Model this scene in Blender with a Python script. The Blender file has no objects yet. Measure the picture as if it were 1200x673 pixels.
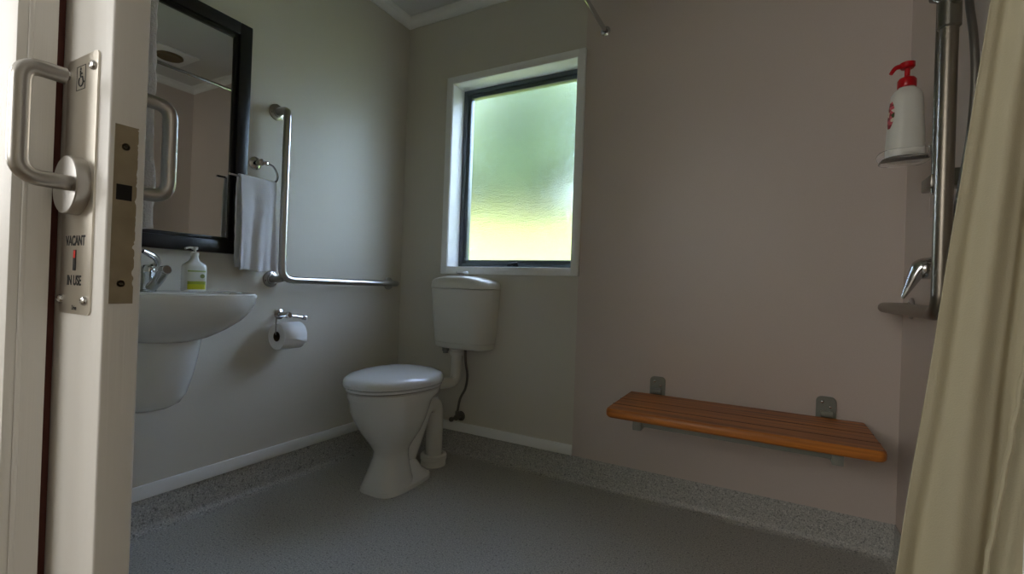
import bpy, bmesh, math, random
from mathutils import Vector, Matrix, noise
random.seed(7)
C = bpy.context.scene
COL = C.collection
PI = math.pi

# ------------------------------------------------------------------ camera, world, lights, exposure
F, YAW, PITCH, ROLL, CAMH = 549.83, -0.499353705, 0.003337, 0.0360188, 0.8815
fw = Vector((math.sin(YAW)*math.cos(PITCH), math.cos(YAW)*math.cos(PITCH), math.sin(PITCH)))
rt = Vector((math.cos(YAW), -math.sin(YAW), 0)); up = rt.cross(fw)
rt2 = math.cos(ROLL)*rt + math.sin(ROLL)*up; up2 = -math.sin(ROLL)*rt + math.cos(ROLL)*up
cd = bpy.data.cameras.new('camera'); cam = bpy.data.objects.new('camera', cd); COL.objects.link(cam)
cam.matrix_world = Matrix(((rt2.x, up2.x, -fw.x, 0), (rt2.y, up2.y, -fw.y, 0), (rt2.z, up2.z, -fw.z, CAMH), (0, 0, 0, 1)))
cd.sensor_width = 36; cd.lens = F/1200*36; cd.clip_start = 0.02
C.camera = cam
C.view_settings.view_transform = 'Standard'; C.view_settings.look = 'None'
C.view_settings.gamma = 1; C.view_settings.exposure = 0.4
C.view_settings.use_curve_mapping = False
C.cycles.use_denoising = True
C.cycles.max_bounces = 12; C.cycles.diffuse_bounces = 6; C.cycles.transmission_bounces = 8
C.cycles.sample_clamp_indirect = 20.0

w = bpy.data.worlds.new('sky'); C.world = w; w.use_nodes = True
nt = w.node_tree; nt.nodes.clear()
sky = nt.nodes.new('ShaderNodeTexSky'); sky.sky_type = 'NISHITA'; sky.sun_disc = False
sky.sun_elevation = math.radians(48); sky.sun_rotation = math.radians(200); sky.air_density = 1.0; sky.dust_density = 2.5
bg = nt.nodes.new('ShaderNodeBackground'); bg.inputs['Strength'].default_value = 7.0
wo = nt.nodes.new('ShaderNodeOutputWorld')
cm = nt.nodes.new('ShaderNodeMix'); cm.data_type = 'RGBA'; cm.inputs[0].default_value = .55; cm.inputs[7].default_value = (.72, .76, .80, 1)
nt.links.new(sky.outputs[0], cm.inputs[6]); nt.links.new(cm.outputs[2], bg.inputs[0]); nt.links.new(bg.outputs[0], wo.inputs[0])

sd = bpy.data.lights.new('sun', 'SUN'); sd.energy = 6.0; sd.angle = math.radians(1.5); sd.color = (1, .95, .86)
so = bpy.data.objects.new('sun', sd); COL.objects.link(so)
so.rotation_euler = (math.radians(40), 0, math.radians(-15)); so.location = (0, -3, 8)

# fill light at an assumed, unseen hall window, added to light the back wall
hd = bpy.data.lights.new('hall_fill', 'AREA'); hd.shape = 'RECTANGLE'; hd.size = 1.30; hd.size_y = 1.06
hd.energy = 9; hd.color = (1, .99, .98)
ho = bpy.data.objects.new('hall_fill', hd); COL.objects.link(ho); ho.location = (-1.30, -1.875, 1.62); ho.rotation_euler = (PI/2, 0, 0)

ld = bpy.data.lights.new('hall_side_fill', 'AREA'); ld.shape = 'RECTANGLE'; ld.size = .86; ld.size_y = 1.06  # second fill light at an added side window, to brighten the door
ld.energy = 15; ld.color = (1, .99, .98)
lo = bpy.data.objects.new('hall_side_fill', ld); COL.objects.link(lo); lo.location = (-2.575, -.80, 1.62); lo.rotation_euler = (PI/2, 0, -PI/2)

# ------------------------------------------------------------------ materials
def srgb(r, g, b):
    f = lambda c: (c/255/12.92) if c/255 <= .04045 else ((c/255+.055)/1.055)**2.4
    return (f(r), f(g), f(b), 1)
def mat(name, col, rough=.5, metal=0, bump=None, var=None, spec=.5, coat=0, sub=0):
    """bump=(scale, strength, distance); var=(scale, second colour, contrast 0..1)"""
    m = bpy.data.materials.new(name); m.use_nodes = True
    n = m.node_tree; p = n.nodes['Principled BSDF']
    p.inputs['Base Color'].default_value = col; p.inputs['Roughness'].default_value = rough
    p.inputs['Metallic'].default_value = metal; p.inputs['Specular IOR Level'].default_value = spec
    p.inputs['Coat Weight'].default_value = coat
    if sub: p.inputs['Subsurface Weight'].default_value = sub; p.inputs['Subsurface Scale'].default_value = .01
    tc = n.nodes.new('ShaderNodeTexCoord')
    if var:
        t = n.nodes.new('ShaderNodeTexNoise'); t.inputs['Scale'].default_value = var[0]; t.inputs['Detail'].default_value = 4
        r = n.nodes.new('ShaderNodeValToRGB'); r.color_ramp.elements[0].position = .5-.5*(1-var[2]); r.color_ramp.elements[1].position = .5+.5*(1-var[2])
        r.color_ramp.elements[0].color = col; r.color_ramp.elements[1].color = var[1]
        n.links.new(tc.outputs['Object'], t.inputs['Vector']); n.links.new(t.outputs[0], r.inputs[0]); n.links.new(r.outputs[0], p.inputs['Base Color'])
    if bump:
        t = n.nodes.new('ShaderNodeTexNoise'); t.inputs['Scale'].default_value = bump[0]; t.inputs['Detail'].default_value = 5
        b = n.nodes.new('ShaderNodeBump'); b.inputs['Strength'].default_value = bump[1]; b.inputs['Distance'].default_value = bump[2]
        n.links.new(tc.outputs['Object'], t.inputs['Vector']); n.links.new(t.outputs[0], b.inputs['Height']); n.links.new(b.outputs[0], p.inputs['Normal'])
    return m

M = {}
M['paint'] = mat('wall_paint', srgb(212, 206, 192), .42, bump=(160, .12, .002))
M['liner'] = mat('wet_wall_vinyl', srgb(210, 196, 187), .38, bump=(420, .35, .001), var=(230, srgb(204, 190, 178), .3))
M['ceil'] = mat('ceiling_paint', srgb(216, 216, 214), .8)
M['white'] = mat('white_gloss_trim', srgb(242, 242, 238), .35)
M['ceramic'] = mat('white_ceramic', srgb(222, 220, 212), .16, coat=.4)
M['plastic'] = mat('white_plastic', srgb(220, 217, 206), .35)
M['lidplastic'] = mat('seat_plastic', srgb(224, 224, 222), .13)
M['chrome'] = mat('chrome', srgb(200, 200, 200), .1, 1)
M['steel'] = mat('satin_stainless', srgb(176, 173, 168), .30, 1, bump=(300, .05, .0005))
M['black'] = mat('black_frame_lacquer', srgb(14, 13, 14), .35)
M['alu'] = mat('charcoal_aluminium', srgb(86, 94, 97), .4, .3)
M['mirror'] = mat('mirror_silver', srgb(225, 228, 226), .015, 1)
M['towel'] = mat('white_terry', srgb(238, 236, 238), .95, bump=(420, .9, .006), sub=.0)
M['paper'] = mat('toilet_paper', srgb(232, 230, 226), .9, bump=(200, .3, .001))
M['card'] = mat('cardboard_core', srgb(70, 56, 42), .9)
M['red'] = mat('red_plastic', srgb(190, 12, 24), .3)
M['greyplastic'] = mat('grey_bracket_plastic', srgb(136, 138, 128), .45)
M['dark'] = mat('dark_hole', srgb(14, 10, 8), .8)
M['engrave'] = mat('engraved_black_paint', srgb(22, 22, 22), .6)
M['indred'] = mat('indicator_red', srgb(214, 40, 30), .5)
M['doorpaint'] = mat('door_cream_paint', srgb(229, 227, 222), .5)
M['curtain'] = mat('cream_curtain_fabric', srgb(182, 174, 146), .75, bump=(500, .4, .001))
M['shaded_redwood'] = mat('shaded_red_brown_timber', srgb(92, 48, 40), .8, bump=(60, .4, .002))  # reddish timber with the cavity's shade put into its dark tone
M['hose'] = mat('braided_hose', srgb(120, 116, 108), .4, .8, bump=(900, .6, .001))
M['label'] = None

# brushed vertical-grain door paint
def grain(m, scale=(260, 260, 6), strength=.35, dist=.001, colvar=None):
    n = m.node_tree; p = n.nodes['Principled BSDF']
    tc = n.nodes.new('ShaderNodeTexCoord'); mp = n.nodes.new('ShaderNodeMapping'); mp.inputs['Scale'].default_value = scale
    t = n.nodes.new('ShaderNodeTexNoise'); t.inputs['Scale'].default_value = 1; t.inputs['Detail'].default_value = 4
    b = n.nodes.new('ShaderNodeBump'); b.inputs['Strength'].default_value = strength; b.inputs['Distance'].default_value = dist
    n.links.new(tc.outputs['Object'], mp.inputs[0]); n.links.new(mp.outputs[0], t.inputs['Vector']); n.links.new(t.outputs[0], b.inputs['Height']); n.links.new(b.outputs[0], p.inputs['Normal'])
    if colvar:
        r = n.nodes.new('ShaderNodeValToRGB'); r.color_ramp.elements[0].position = .3; r.color_ramp.elements[1].position = .7
        r.color_ramp.elements[0].color = colvar[0]; r.color_ramp.elements[1].color = colvar[1]
        n.links.new(t.outputs[0], r.inputs[0]); n.links.new(r.outputs[0], p.inputs['Base Color'])
grain(M['doorpaint'])

def wood():
    m = mat('cedar_slat', srgb(150, 84, 36), .38)
    grain(m, (2.2, 70, 70), .15, .001, (srgb(124, 64, 20), srgb(206, 126, 48)))
    return m
M['wood'] = wood(); M['slot'] = mat('bench_groove', srgb(84, 38, 16), .7)

def vinyl():
    m = bpy.data.materials.new('speckled_safety_vinyl'); m.use_nodes = True
    n = m.node_tree; p = n.nodes['Principled BSDF']; p.inputs['Roughness'].default_value = .38
    tc = n.nodes.new('ShaderNodeTexCoord')
    t = n.nodes.new('ShaderNodeTexNoise'); t.inputs['Scale'].default_value = 230; t.inputs['Detail'].default_value = 2
    r = n.nodes.new('ShaderNodeValToRGB'); e = r.color_ramp.elements
    e[0].position = .30; e[0].color = srgb(128, 128, 127); e[1].position = .46; e[1].color = srgb(178, 176, 169)
    x = e.new(.60); x.color = srgb(188, 186, 179); x = e.new(.72); x.color = srgb(226, 224, 218)
    t2 = n.nodes.new('ShaderNodeTexNoise'); t2.inputs['Scale'].default_value = 110; t2.inputs['Detail'].default_value = 0
    r2 = n.nodes.new('ShaderNodeValToRGB'); r2.color_ramp.elements[0].position = .25; r2.color_ramp.elements[1].position = .31
    r2.color_ramp.elements[0].color = (.6, .6, .6, 1); r2.color_ramp.elements[1].color = (1, 1, 1, 1)
    mx = n.nodes.new('ShaderNodeMix'); mx.data_type = 'RGBA'; mx.blend_type = 'MULTIPLY'; mx.inputs[0].default_value = 1
    b = n.nodes.new('ShaderNodeBump'); b.inputs['Strength'].default_value = .3; b.inputs['Distance'].default_value = .001
    L = n.links.new
    L(tc.outputs['Object'], t.inputs['Vector']); L(tc.outputs['Object'], t2.inputs['Vector'])
    L(t.outputs[0], r.inputs[0]); L(t2.outputs[0], r2.inputs[0]); L(r.outputs[0], mx.inputs[6]); L(r2.outputs[0], mx.inputs[7])
    L(mx.outputs[2], p.inputs['Base Color']); L(t.outputs[0], b.inputs['Height']); L(b.outputs[0], p.inputs['Normal'])
    return m
M['vinyl'] = vinyl()

def frosted():
    m = bpy.data.materials.new('obscure_glass'); m.use_nodes = True
    n = m.node_tree; n.nodes.clear()
    o = n.nodes.new('ShaderNodeOutputMaterial'); g = n.nodes.new('ShaderNodeBsdfGlass'); g.inputs['Roughness'].default_value = .20; g.inputs['IOR'].default_value = 1.45
    tc = n.nodes.new('ShaderNodeTexCoord'); t = n.nodes.new('ShaderNodeTexNoise'); t.inputs['Scale'].default_value = 120; t.inputs['Detail'].default_value = 3
    b = n.nodes.new('ShaderNodeBump'); b.inputs['Strength'].default_value = .3; b.inputs['Distance'].default_value = .003
    L = n.links.new
    L(tc.outputs['Object'], t.inputs['Vector']); L(t.outputs[0], b.inputs['Height']); L(b.outputs[0], g.inputs['Normal']); L(g.outputs[0], o.inputs[0])
    return m
M['frost'] = frosted()
def clear(name, col=(.9, .95, .93, 1), rough=.08):
    m = mat(name, col, rough); m.node_tree.nodes['Principled BSDF'].inputs['Transmission Weight'].default_value = .95
    return m
M['clear'] = clear('clear_acrylic', (1, 1, 1, 1), .04); M['clear'].node_tree.nodes['Principled BSDF'].inputs['IOR'].default_value = 1.16
M['shaded_railsteel'] = mat('dull_shaded_rail_steel', srgb(138, 130, 118), .36, 1, bump=(300, .05, .0005))  # darker copy of the steel, dimness of the right side put into its colour
M['grass'] = mat('sunlit_grass', srgb(58, 74, 14), .9, var=(3, srgb(72, 80, 20), .2), bump=(40, .8, .03))
M['leaf'] = mat('tree_leaves', srgb(18, 42, 10), .7, var=(6, srgb(34, 68, 15), .3), bump=(18, 1, .1))
M['glowpane'] = mat('glowing_added_pane', (.8, .8, .8, 1), .3)  # glowing pane for the added hall windows
M['glowpane'].node_tree.nodes['Principled BSDF'].inputs['Emission Color'].default_value = (1, .98, .94, 1)
M['glowpane'].node_tree.nodes['Principled BSDF'].inputs['Emission Strength'].default_value = 1.2
M['bark'] = mat('tree_bark', srgb(84, 66, 50), .9)
M['hallfloor'] = mat('hall_floor_vinyl', srgb(110, 96, 80), .5)
M['weather'] = mat('exterior_weatherboard', srgb(196, 192, 180), .6)

# ------------------------------------------------------------------ mesh helpers
def B(): return bmesh.new()
def box(bm, x0, x1, y0, y1, z0, z1, bev=0, seg=2):
    t = bmesh.new()
    bmesh.ops.create_cube(t, size=1)
    for v in t.verts:
        v.co = Vector(((x0+x1)/2+v.co.x*(x1-x0), (y0+y1)/2+v.co.y*(y1-y0), (z0+z1)/2+v.co.z*(z1-z0)))
    if bev: bmesh.ops.bevel(t, geom=t.edges[:], offset=bev, segments=seg, affect='EDGES', profile=.5)
    join(bm, t)
def join(bm, t, M4=None):
    if M4: bmesh.ops.transform(t, matrix=M4, verts=t.verts)
    me = bpy.data.meshes.new('tmp'); t.to_mesh(me); t.free(); bm.from_mesh(me); bpy.data.meshes.remove(me)
def fillet(pts, rad, n=6):
    pts = [Vector(p) for p in pts]; out = [pts[0]]
    for i in range(1, len(pts)-1):
        a, b, c = pts[i-1], pts[i], pts[i+1]
        r = rad[i] if isinstance(rad, (list, tuple)) else rad
        d1 = (a-b).normalized(); d2 = (c-b).normalized(); ang = d1.angle(d2)
        if ang > 3.10: out.append(b); continue
        l = min(r/math.tan(ang/2), (a-b).length*.49, (c-b).length*.49)
        p, q = b+d1*l, b+d2*l
        for k in range(n+1):
            t = k/n; out.append(p*(1-t)**2+b*2*t*(1-t)+q*t*t)
    out.append(pts[-1]); return out
def spline(pts, n=8):
    pts = [Vector(p) for p in pts]; P = [pts[0]]+pts+[pts[-1]]; out = []
    for i in range(1, len(P)-2):
        for k in range(n):
            t = k/n; a, b, c, d = P[i-1], P[i], P[i+1], P[i+2]
            out.append(.5*((2*b)+(c-a)*t+(2*a-5*b+4*c-d)*t*t+(3*b-a-3*c+d)*t**3))
    out.append(pts[-1]); return out
def tube(bm, pts, r, res=16, cap=True, flat=1.0):
    pts = [Vector(p) for p in pts]; n = len(pts)
    T = [(pts[min(i+1, n-1)]-pts[max(i-1, 0)]).normalized() for i in range(n)]
    u = T[0].orthogonal().normalized(); rings = []
    for i in range(n):
        u = (u-T[i]*u.dot(T[i])).normalized(); v = T[i].cross(u)
        rr = r[i] if isinstance(r, (list, tuple)) else (r(i/(n-1)) if callable(r) else r)
        rings.append([bm.verts.new(pts[i]+u*rr*math.cos(2*PI*k/res)+v*rr*flat*math.sin(2*PI*k/res)) for k in range(res)])
    for a, b in zip(rings, rings[1:]):
        for k in range(res):
            bm.faces.new((a[k], a[(k+1) % res], b[(k+1) % res], b[k]))
    if cap: bm.faces.new(rings[0][::-1]); bm.faces.new(rings[-1])
def loft(bm, rings, cap0=True, cap1=True):
    R = [[bm.verts.new(p) for p in r] for r in rings]; m = len(R[0])
    for a, b in zip(R, R[1:]):
        for k in range(m): bm.faces.new((a[k], a[(k+1) % m], b[(k+1) % m], b[k]))
    if cap0: bm.faces.new(R[0][::-1])
    if cap1: bm.faces.new(R[-1])
def frame_to(axis):
    z = Vector(axis).normalized(); x = z.orthogonal().normalized(); y = z.cross(x); return x, y, z
def lathe(bm, prof, org, axis=(0, 0, 1), res=32):
    x, y, z = frame_to(axis); o = Vector(org)
    loft(bm, [[o+z*h+x*max(r, 1e-5)*math.cos(2*PI*k/res)+y*max(r, 1e-5)*math.sin(2*PI*k/res) for k in range(res)] for r, h in prof])
def sup(cx, cy, z, a, b, e=2.4, n=48, fn=None):
    out = []
    for k in range(n):
        t = 2*PI*k/n; c, s = math.cos(t), math.sin(t)
        x = a*abs(c)**(2/e)*(1 if c >= 0 else -1); y = b*abs(s)**(2/e)*(1 if s >= 0 else -1)
        if fn: x, y = fn(x, y)
        out.append(Vector((cx+x, cy+y, z)))
    return out

def obj(name, bm, m, parent=None, smooth=True, sub=0, angle=35, solid=0):
    bmesh.ops.recalc_face_normals(bm, faces=bm.faces)
    if parent is not None:
        p = parent; off = Vector((0, 0, 0))
        while p is not None: off += p.location; p = p.parent
        bmesh.ops.translate(bm, vec=-off, verts=bm.verts)
    me = bpy.data.meshes.new(name); bm.to_mesh(me); bm.free()
    if m: me.materials.append(M[m] if isinstance(m, str) else m)
    o = bpy.data.objects.new(name, me); COL.objects.link(o)
    if parent is not None: o.parent = parent
    if solid: s = o.modifiers.new('solid', 'SOLIDIFY'); s.thickness = solid; s.offset = 0
    if sub: s = o.modifiers.new('sub', 'SUBSURF'); s.levels = s.render_levels = sub
    if smooth:
        for f in me.polygons: f.use_smooth = True
        if not sub:
            bm2 = bmesh.new(); bm2.from_mesh(me)
            for e in bm2.edges:
                if len(e.link_faces) == 2 and e.calc_face_angle(0) > math.radians(angle): e.smooth = False
            bm2.to_mesh(me); bm2.free()
    return o
def tag(o, label, cat, group=None):
    o['label'] = label; o['category'] = cat
    if group: o['group'] = group
    return o
def thing(name, loc, label, cat, group=None):
    o = bpy.data.objects.new(name, None); COL.objects.link(o); o.location = loc; o.empty_display_size = .05
    return tag(o, label, cat, group)
def struct(name, bm, m, parent=None, **k):
    o = obj(name, bm, m, parent, **k)
    if parent is None: o['kind'] = 'structure'
    return o

# ------------------------------------------------------------------ room dimensions
XL, XR, YB, YF, ZC = -1.844, .406, 2.05, .335, 2.385
WX0, WX1, WZ0, WZ1 = -1.516, -.805, .985, 1.969     # inner edge of the window casing
DX = -.693                                            # leading edge of the sliding door
PY = .2065                                            # outer face of door wall

# floor with coved upstand
bm = B(); box(bm, XL-.1, XR+.1, YF-.02, YB+.1, -.08, 0)
COVT = .1225
prof = [(0, -.001), (.034, -.001)] + [(.030-.030*math.sin(a)+.0035, .030-.030*math.cos(a)+.0005) for a in [0, PI/10, PI/5, .3*PI, .4*PI, .5*PI]] + [(.0035, COVT), (0, COVT)]
cols = []
for (px, py, sx, sy) in ((XL, YF, 1, 0), (XL, YB, 1, -1), (XR, YB, -1, -1), (XR, YF, -1, 0)):
    cols.append([bm.verts.new((px+sx*d, py+sy*d, z)) for d, z in prof])
for a, b in zip(cols, cols[1:]):
    for k in range(len(prof)-1): bm.faces.new((a[k], a[k+1], b[k+1], b[k]))
struct('floor', bm, 'vinyl', angle=50)
bm = B(); box(bm, XL-.1, XR+.1, YF-.1, YB+.1, ZC, ZC+.08)
struct('ceiling', bm, 'ceil', smooth=False)
bm = B(); box(bm, XL-.1, XL, YF-.1, YB+.1, -.08, ZC); struct('wall_left', bm, 'paint', smooth=False)
bm = B(); box(bm, XR, XR+.1, PY, YB+.1, -.08, ZC); struct('wall_right', bm, 'liner', smooth=False)
bm = B()
box(bm, XL, WX0, YB, YB+.14, -.08, ZC); box(bm, WX1, XR, YB, YB+.14, -.08, ZC)
box(bm, WX0, WX1, YB, YB+.14, -.08, WZ0); box(bm, WX0, WX1, YB, YB+.14, WZ1, ZC)
struct('wall_back', bm, 'paint', smooth=False)
# wet-area wall sheet on the right part of the back wall, with its vertical seam
bm = B(); box(bm, -.770, XR, YB-.003, YB, COVT-.002, 2.345); struct('trim_1', bm, 'liner', smooth=False)
# front wall: skin each side of the door cavity, solid to the right and above the doorway
HDX = .135
bm = B()
box(bm, -2.6, -.826, PY+.012, .2445, -.08, ZC); box(bm, XL, -.84, .308, YF, -.08, ZC)
box(bm, HDX, XR, PY+.012, YF, -.08, ZC); box(bm, XR, 1.6, PY+.012, YF, -.08, ZC)
box(bm, -2.6, HDX, PY+.012, .2445, 2.07, ZC); box(bm, XL, HDX, .308, YF, 2.07, ZC)
struct('wall_front', bm, 'paint', smooth=False)
bm = B(); box(bm, -.885, -.829, .2448, .2562, 0, 2.07)  # timber strip over the door gap, coloured dark for the shade in it
struct('trim_2', bm, 'shaded_redwood', smooth=False)
# jamb and architrave on the hall side
bm = B()
box(bm, -.826, -.8100, .2205, .2440, 0, 2.05, .001)
struct('trim_3', bm, 'doorpaint')
bm = B()
box(bm, -.905, -.8105, PY, .2165, 0, 2.12, .0012)
box(bm, -.89, -.8085, .2165, .2215, 0, 2.10, .0018)
struct('trim_4', bm, 'doorpaint')
bm = B(); box(bm, HDX-.018, HDX, PY+.01, YF, 0, 2.05, .001); box(bm, HDX-.012, HDX+.07, PY, PY+.013, 0, 2.12, .001)
struct('trim_5', bm, 'doorpaint')
bm = B(); box(bm, -.9, HDX+.07, PY, PY+.013, 2.05, 2.12, .001); box(bm, -.81, HDX, PY+.012, .244, 2.05, 2.07)
struct('trim_6', bm, 'doorpaint')

# skirting boards
bm = B(); box(bm, XL, XL+.011, YF, YB, COVT, .170, .002); struct('baseboard_left', bm, 'white')
bm = B(); box(bm, XL+.011, -.772, YB-.011, YB, COVT, .170, .002); struct('baseboard_back', bm, 'white')
# scotia cornice
def cornice():
    bm = B(); s = .045
    pr = [(0, 0), (0, -s), (.006, -s)] + [(.006+(s-.012)*(1-math.cos(a)), -s+.004+(s-.010)*math.sin(a)) for a in [i*PI/14 for i in range(8)]] + [(s, 0)]
    cs = []
    for (px, py, sx, sy) in ((XL, YF, 1, 1), (XL, YB, 1, -1), (XR, YB, -1, -1), (XR, YF, -1, 1)):
        cs.append([bm.verts.new((px+sx*d, py+sy*d, ZC+z)) for d, z in pr])
    for a, b in zip(cs, cs[1:]+cs[:1]):
        for k in range(len(pr)-1): bm.faces.new((a[k], a[k+1], b[k+1], b[k]))
    return bm
struct('trim_7', cornice(), 'white')

# ------------------------------------------------------------------ window
def rect_frame(bm, x0, x1, z0, z1, wd, y0, y1, bev=.0015):
    box(bm, x0, x0+wd, y0, y1, z0, z1, bev); box(bm, x1-wd, x1, y0, y1, z0, z1, bev)
    box(bm, x0+wd, x1-wd, y0, y1, z0, z0+wd, bev); box(bm, x0+wd, x1-wd, y0, y1, z1-wd, z1, bev)
bm = B(); rect_frame(bm, WX0-.038, WX1+.038, WZ0-.036, WZ1+.036, .038, YB-.014, YB, .002)
rect_frame(bm, WX0-.001, WX1+.001, WZ0-.001, WZ1+.001, .004, YB-.010, YB+.125, .0008)
win = struct('window_1', bm, 'white')
YA = YB+.092
bm = B(); rect_frame(bm, WX0+.003, WX1-.003, WZ0+.003, WZ1-.003, .022, YA, YA+.05)
fr = obj('window_frame', bm, 'alu', win)
bm = B(); rect_frame(bm, WX0+.022, WX1-.022, WZ0+.022, WZ1-.022, .024, YA+.010, YA+.045, .003)
sash = obj('sash', bm, 'alu', win)
bm = B(); box(bm, -1.20, -1.135, YA-.006, YA+.012, WZ0+.010, WZ0+.024, .003)
tube(bm, spline([(-1.17, YA-.004, WZ0+.018), (-1.16, YA-.018, WZ0+.024), (-1.13, YA-.020, WZ0+.028)]), [.006]*8+[.005]*8+[.004], 10)
obj('window_latch', bm, 'black', sash)
bm = B(); box(bm, WX0+.04, WX1-.04, YA+.024, YA+.030, WZ0+.04, WZ1-.04)
pane = obj('pane', bm, 'frost', win, smooth=False)

# ------------------------------------------------------------------ sliding door
bm = B(); box(bm, -1.55, DX, .257, .295, .008, 2.045, .0025, 3)
door = struct('door_1', bm, 'doorpaint')
bm = B(); box(bm, -.810, -.7225, .2546, .2572, .830, 1.155, .0)
ed = [e for e in bm.edges if abs((e.verts[0].co-e.verts[1].co).y) > .001]
bmesh.ops.bevel(bm, geom=ed, offset=.007, segments=5, affect='EDGES', profile=.5)
M['platesteel'] = mat('brushed_plate_steel', srgb(214, 208, 196), .33, .9, bump=(260, .06, .0005))
plate = obj('indicator_plate', bm, 'platesteel', door)
def flat_text(s, size, x, z, y=.25445, name='lettering', parent=plate, m='engrave', sx=.72, bold=.0):
    cu = bpy.data.curves.new('t', 'FONT'); cu.body = s; cu.size = size; cu.align_x = 'CENTER'; cu.align_y = 'CENTER'; cu.extrude = .00012; cu.offset = bold
    to = bpy.data.objects.new('t', cu); COL.objects.link(to)
    bpy.context.view_layer.update()
    me = bpy.data.meshes.new_from_object(to.evaluated_get(bpy.context.evaluated_depsgraph_get()))
    bm = bmesh.new(); bm.from_mesh(me); bpy.data.objects.remove(to); bpy.data.meshes.remove(me)
    bmesh.ops.transform(bm, matrix=Matrix.Translation((x, y, z)) @ Matrix.Rotation(PI/2, 4, 'X') @ Matrix.Diagonal((sx, 1, 1, 1)), verts=bm.verts)
    return obj(name, bm, m, parent, smooth=False)
flat_text('VACANT', .0172, -.767, .9215, bold=.0005, sx=.80)
flat_text('IN USE', .0172, -.767, .8715, bold=.0005, sx=.80)
flat_text('Drive', .0085, -.764, .8375)
bm = B(); box(bm, -.7705, -.7635, .2538, .2548, .8845, .9105); slot = obj('indicator_slot', bm, 'engrave', plate, smooth=False)
bm = B(); box(bm, -.7700, -.7640, .2535, .2545, .900, .9100, .0008); obj('indicator_flag', bm, 'indred', plate)
# wheelchair symbol in a thin square
bm = B(); cx, cz, y = -.769, 1.128, .2544
for (a, b, c, d) in ((-.0125, .0125, .0145, .0152), (-.0125, .0125, -.0152, -.0145), (-.0125, -.0118, -.0152, .0152), (.0118, .0125, -.0152, .0152)):
    box(bm, cx+a, cx+b, y-.0002, y+.0002, cz+c, cz+d)
lathe(bm, [(0, 0), (.0019, 0), (.0019, .0004), (0, .0004)], (cx-.0015, y+.0002, cz+.0115), (0, -1, 0), 14)
tube(bm, [(cx-.0015, y, cz+.009), (cx-.0008, y, cz+.001), (cx+.0048, y, cz+.0008), (cx+.0072, y, cz-.0065), (cx+.0095, y, cz-.006)], .0009, 8)
tube(bm, [(cx-.0012, y, cz+.0055), (cx+.0038, y, cz+.0052)], .0008, 8)
tube(bm, [(cx+.0005+.0062*math.cos(math.radians(a)), y, cz-.0045+.0062*math.sin(math.radians(a))) for a in range(130, 345, 15)], .0008, 8)
obj('wheelchair_symbol', bm, 'engrave', plate)
for sx_, sz in ((-.804, 1.137), (-.734, 1.137), (-.803, .8475), (-.734, .8475)):
    bm = B(); lathe(bm, [(.0058, 0), (.0058, .0012), (.0050, .0032), (.0028, .0045), (.0020, .0046), (.0016, .0036), (0, .0036)], (sx_, .2548, sz), (0, -1, 0), 24)
    obj('screw', bm, 'chrome', plate)
# rose and return levers
bm = B(); lathe(bm, [(.036, 0), (.036, .0130), (.0350, .0142), (0, .0142)], (-.764, .2548, .990), (0, -1, 0), 56)
obj('lock_rose', bm, 'steel', door)
def lever(y0, y1, yend, zt, zb, x):
    bm = B(); tube(bm, fillet([(x, yend, zt), (x, y1, zt), (x, y1, zb), (x, y0, zb)], .022, 8), .0093, 28); return bm
obj('door_handle', lever(.243, .1945, .233, 1.117, .990, -.747), 'steel', door)
obj('door_handle', lever(.297, .3485, .308, 1.121, .993, -.752), 'steel', door)
bm = B(); lathe(bm, [(.030, 0), (.030, .0100), (0, .0110)], (-.752, .2950, .993), (0, 1, 0), 48); obj('inner_rose', bm, 'steel', door)
# mortice lock face set in the door edge
bm = B(); box(bm, DX-.002, DX+.0009, .2625, .2865, .846, 1.063, .0)
M['facep'] = mat('worn_lock_face', srgb(158, 146, 122), .40, .5, bump=(120, .15, .001), var=(45, srgb(138, 126, 104), .4))
lock = obj('lock_faceplate', bm, 'facep', door, smooth=False)
bm = B(); box(bm, DX+.0004, DX+.0012, .2655, .2815, .972, .991); obj('bolt_opening', bm, 'dark', lock, smooth=False)
for z in (1.037, .8705):
    bm = B(); lathe(bm, [(.0052, 0), (.0052, .0004), (.0043, .0006), (.0040, .0001), (.0018, .0001), (.0016, .0006), (0, .0006)], (DX+.0008, .2735, z), (1, 0, 0), 24)
    s = obj('screw', bm, 'facep', lock)
    bm = B()
    for k in (0, 1):
        t = bmesh.new(); box(t, -.0002, .0002, -.0020, .0020, -.00035, .00035)
        join(bm, t, Matrix.Translation((DX+.0014, .2735, z)) @ Matrix.Rotation(PI/4+k*PI/2, 4, 'X'))
    obj('screw_recess', bm, 'dark', s, smooth=False)
# dried paint along the lock's inner border
bm = B(); vs = []
for k in range(90):
    z = .8475+k*.0024
    n1 = noise.noise(Vector((z*90, 1, 0))); n2 = noise.noise(Vector((z*420, 2, 0)))
    wd = .0004+max(0, n1*.007+n2*.003)*(1.3 if z < .93 else .35)
    vs.append((bm.verts.new((DX+.0012, .2868, z)), bm.verts.new((DX+.0012, .2868-wd, z))))
for a, b in zip(vs, vs[1:]): bm.faces.new((a[0], b[0], b[1], a[1]))
obj('paint_smear', bm, 'doorpaint', lock, smooth=False, solid=.0004)

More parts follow.
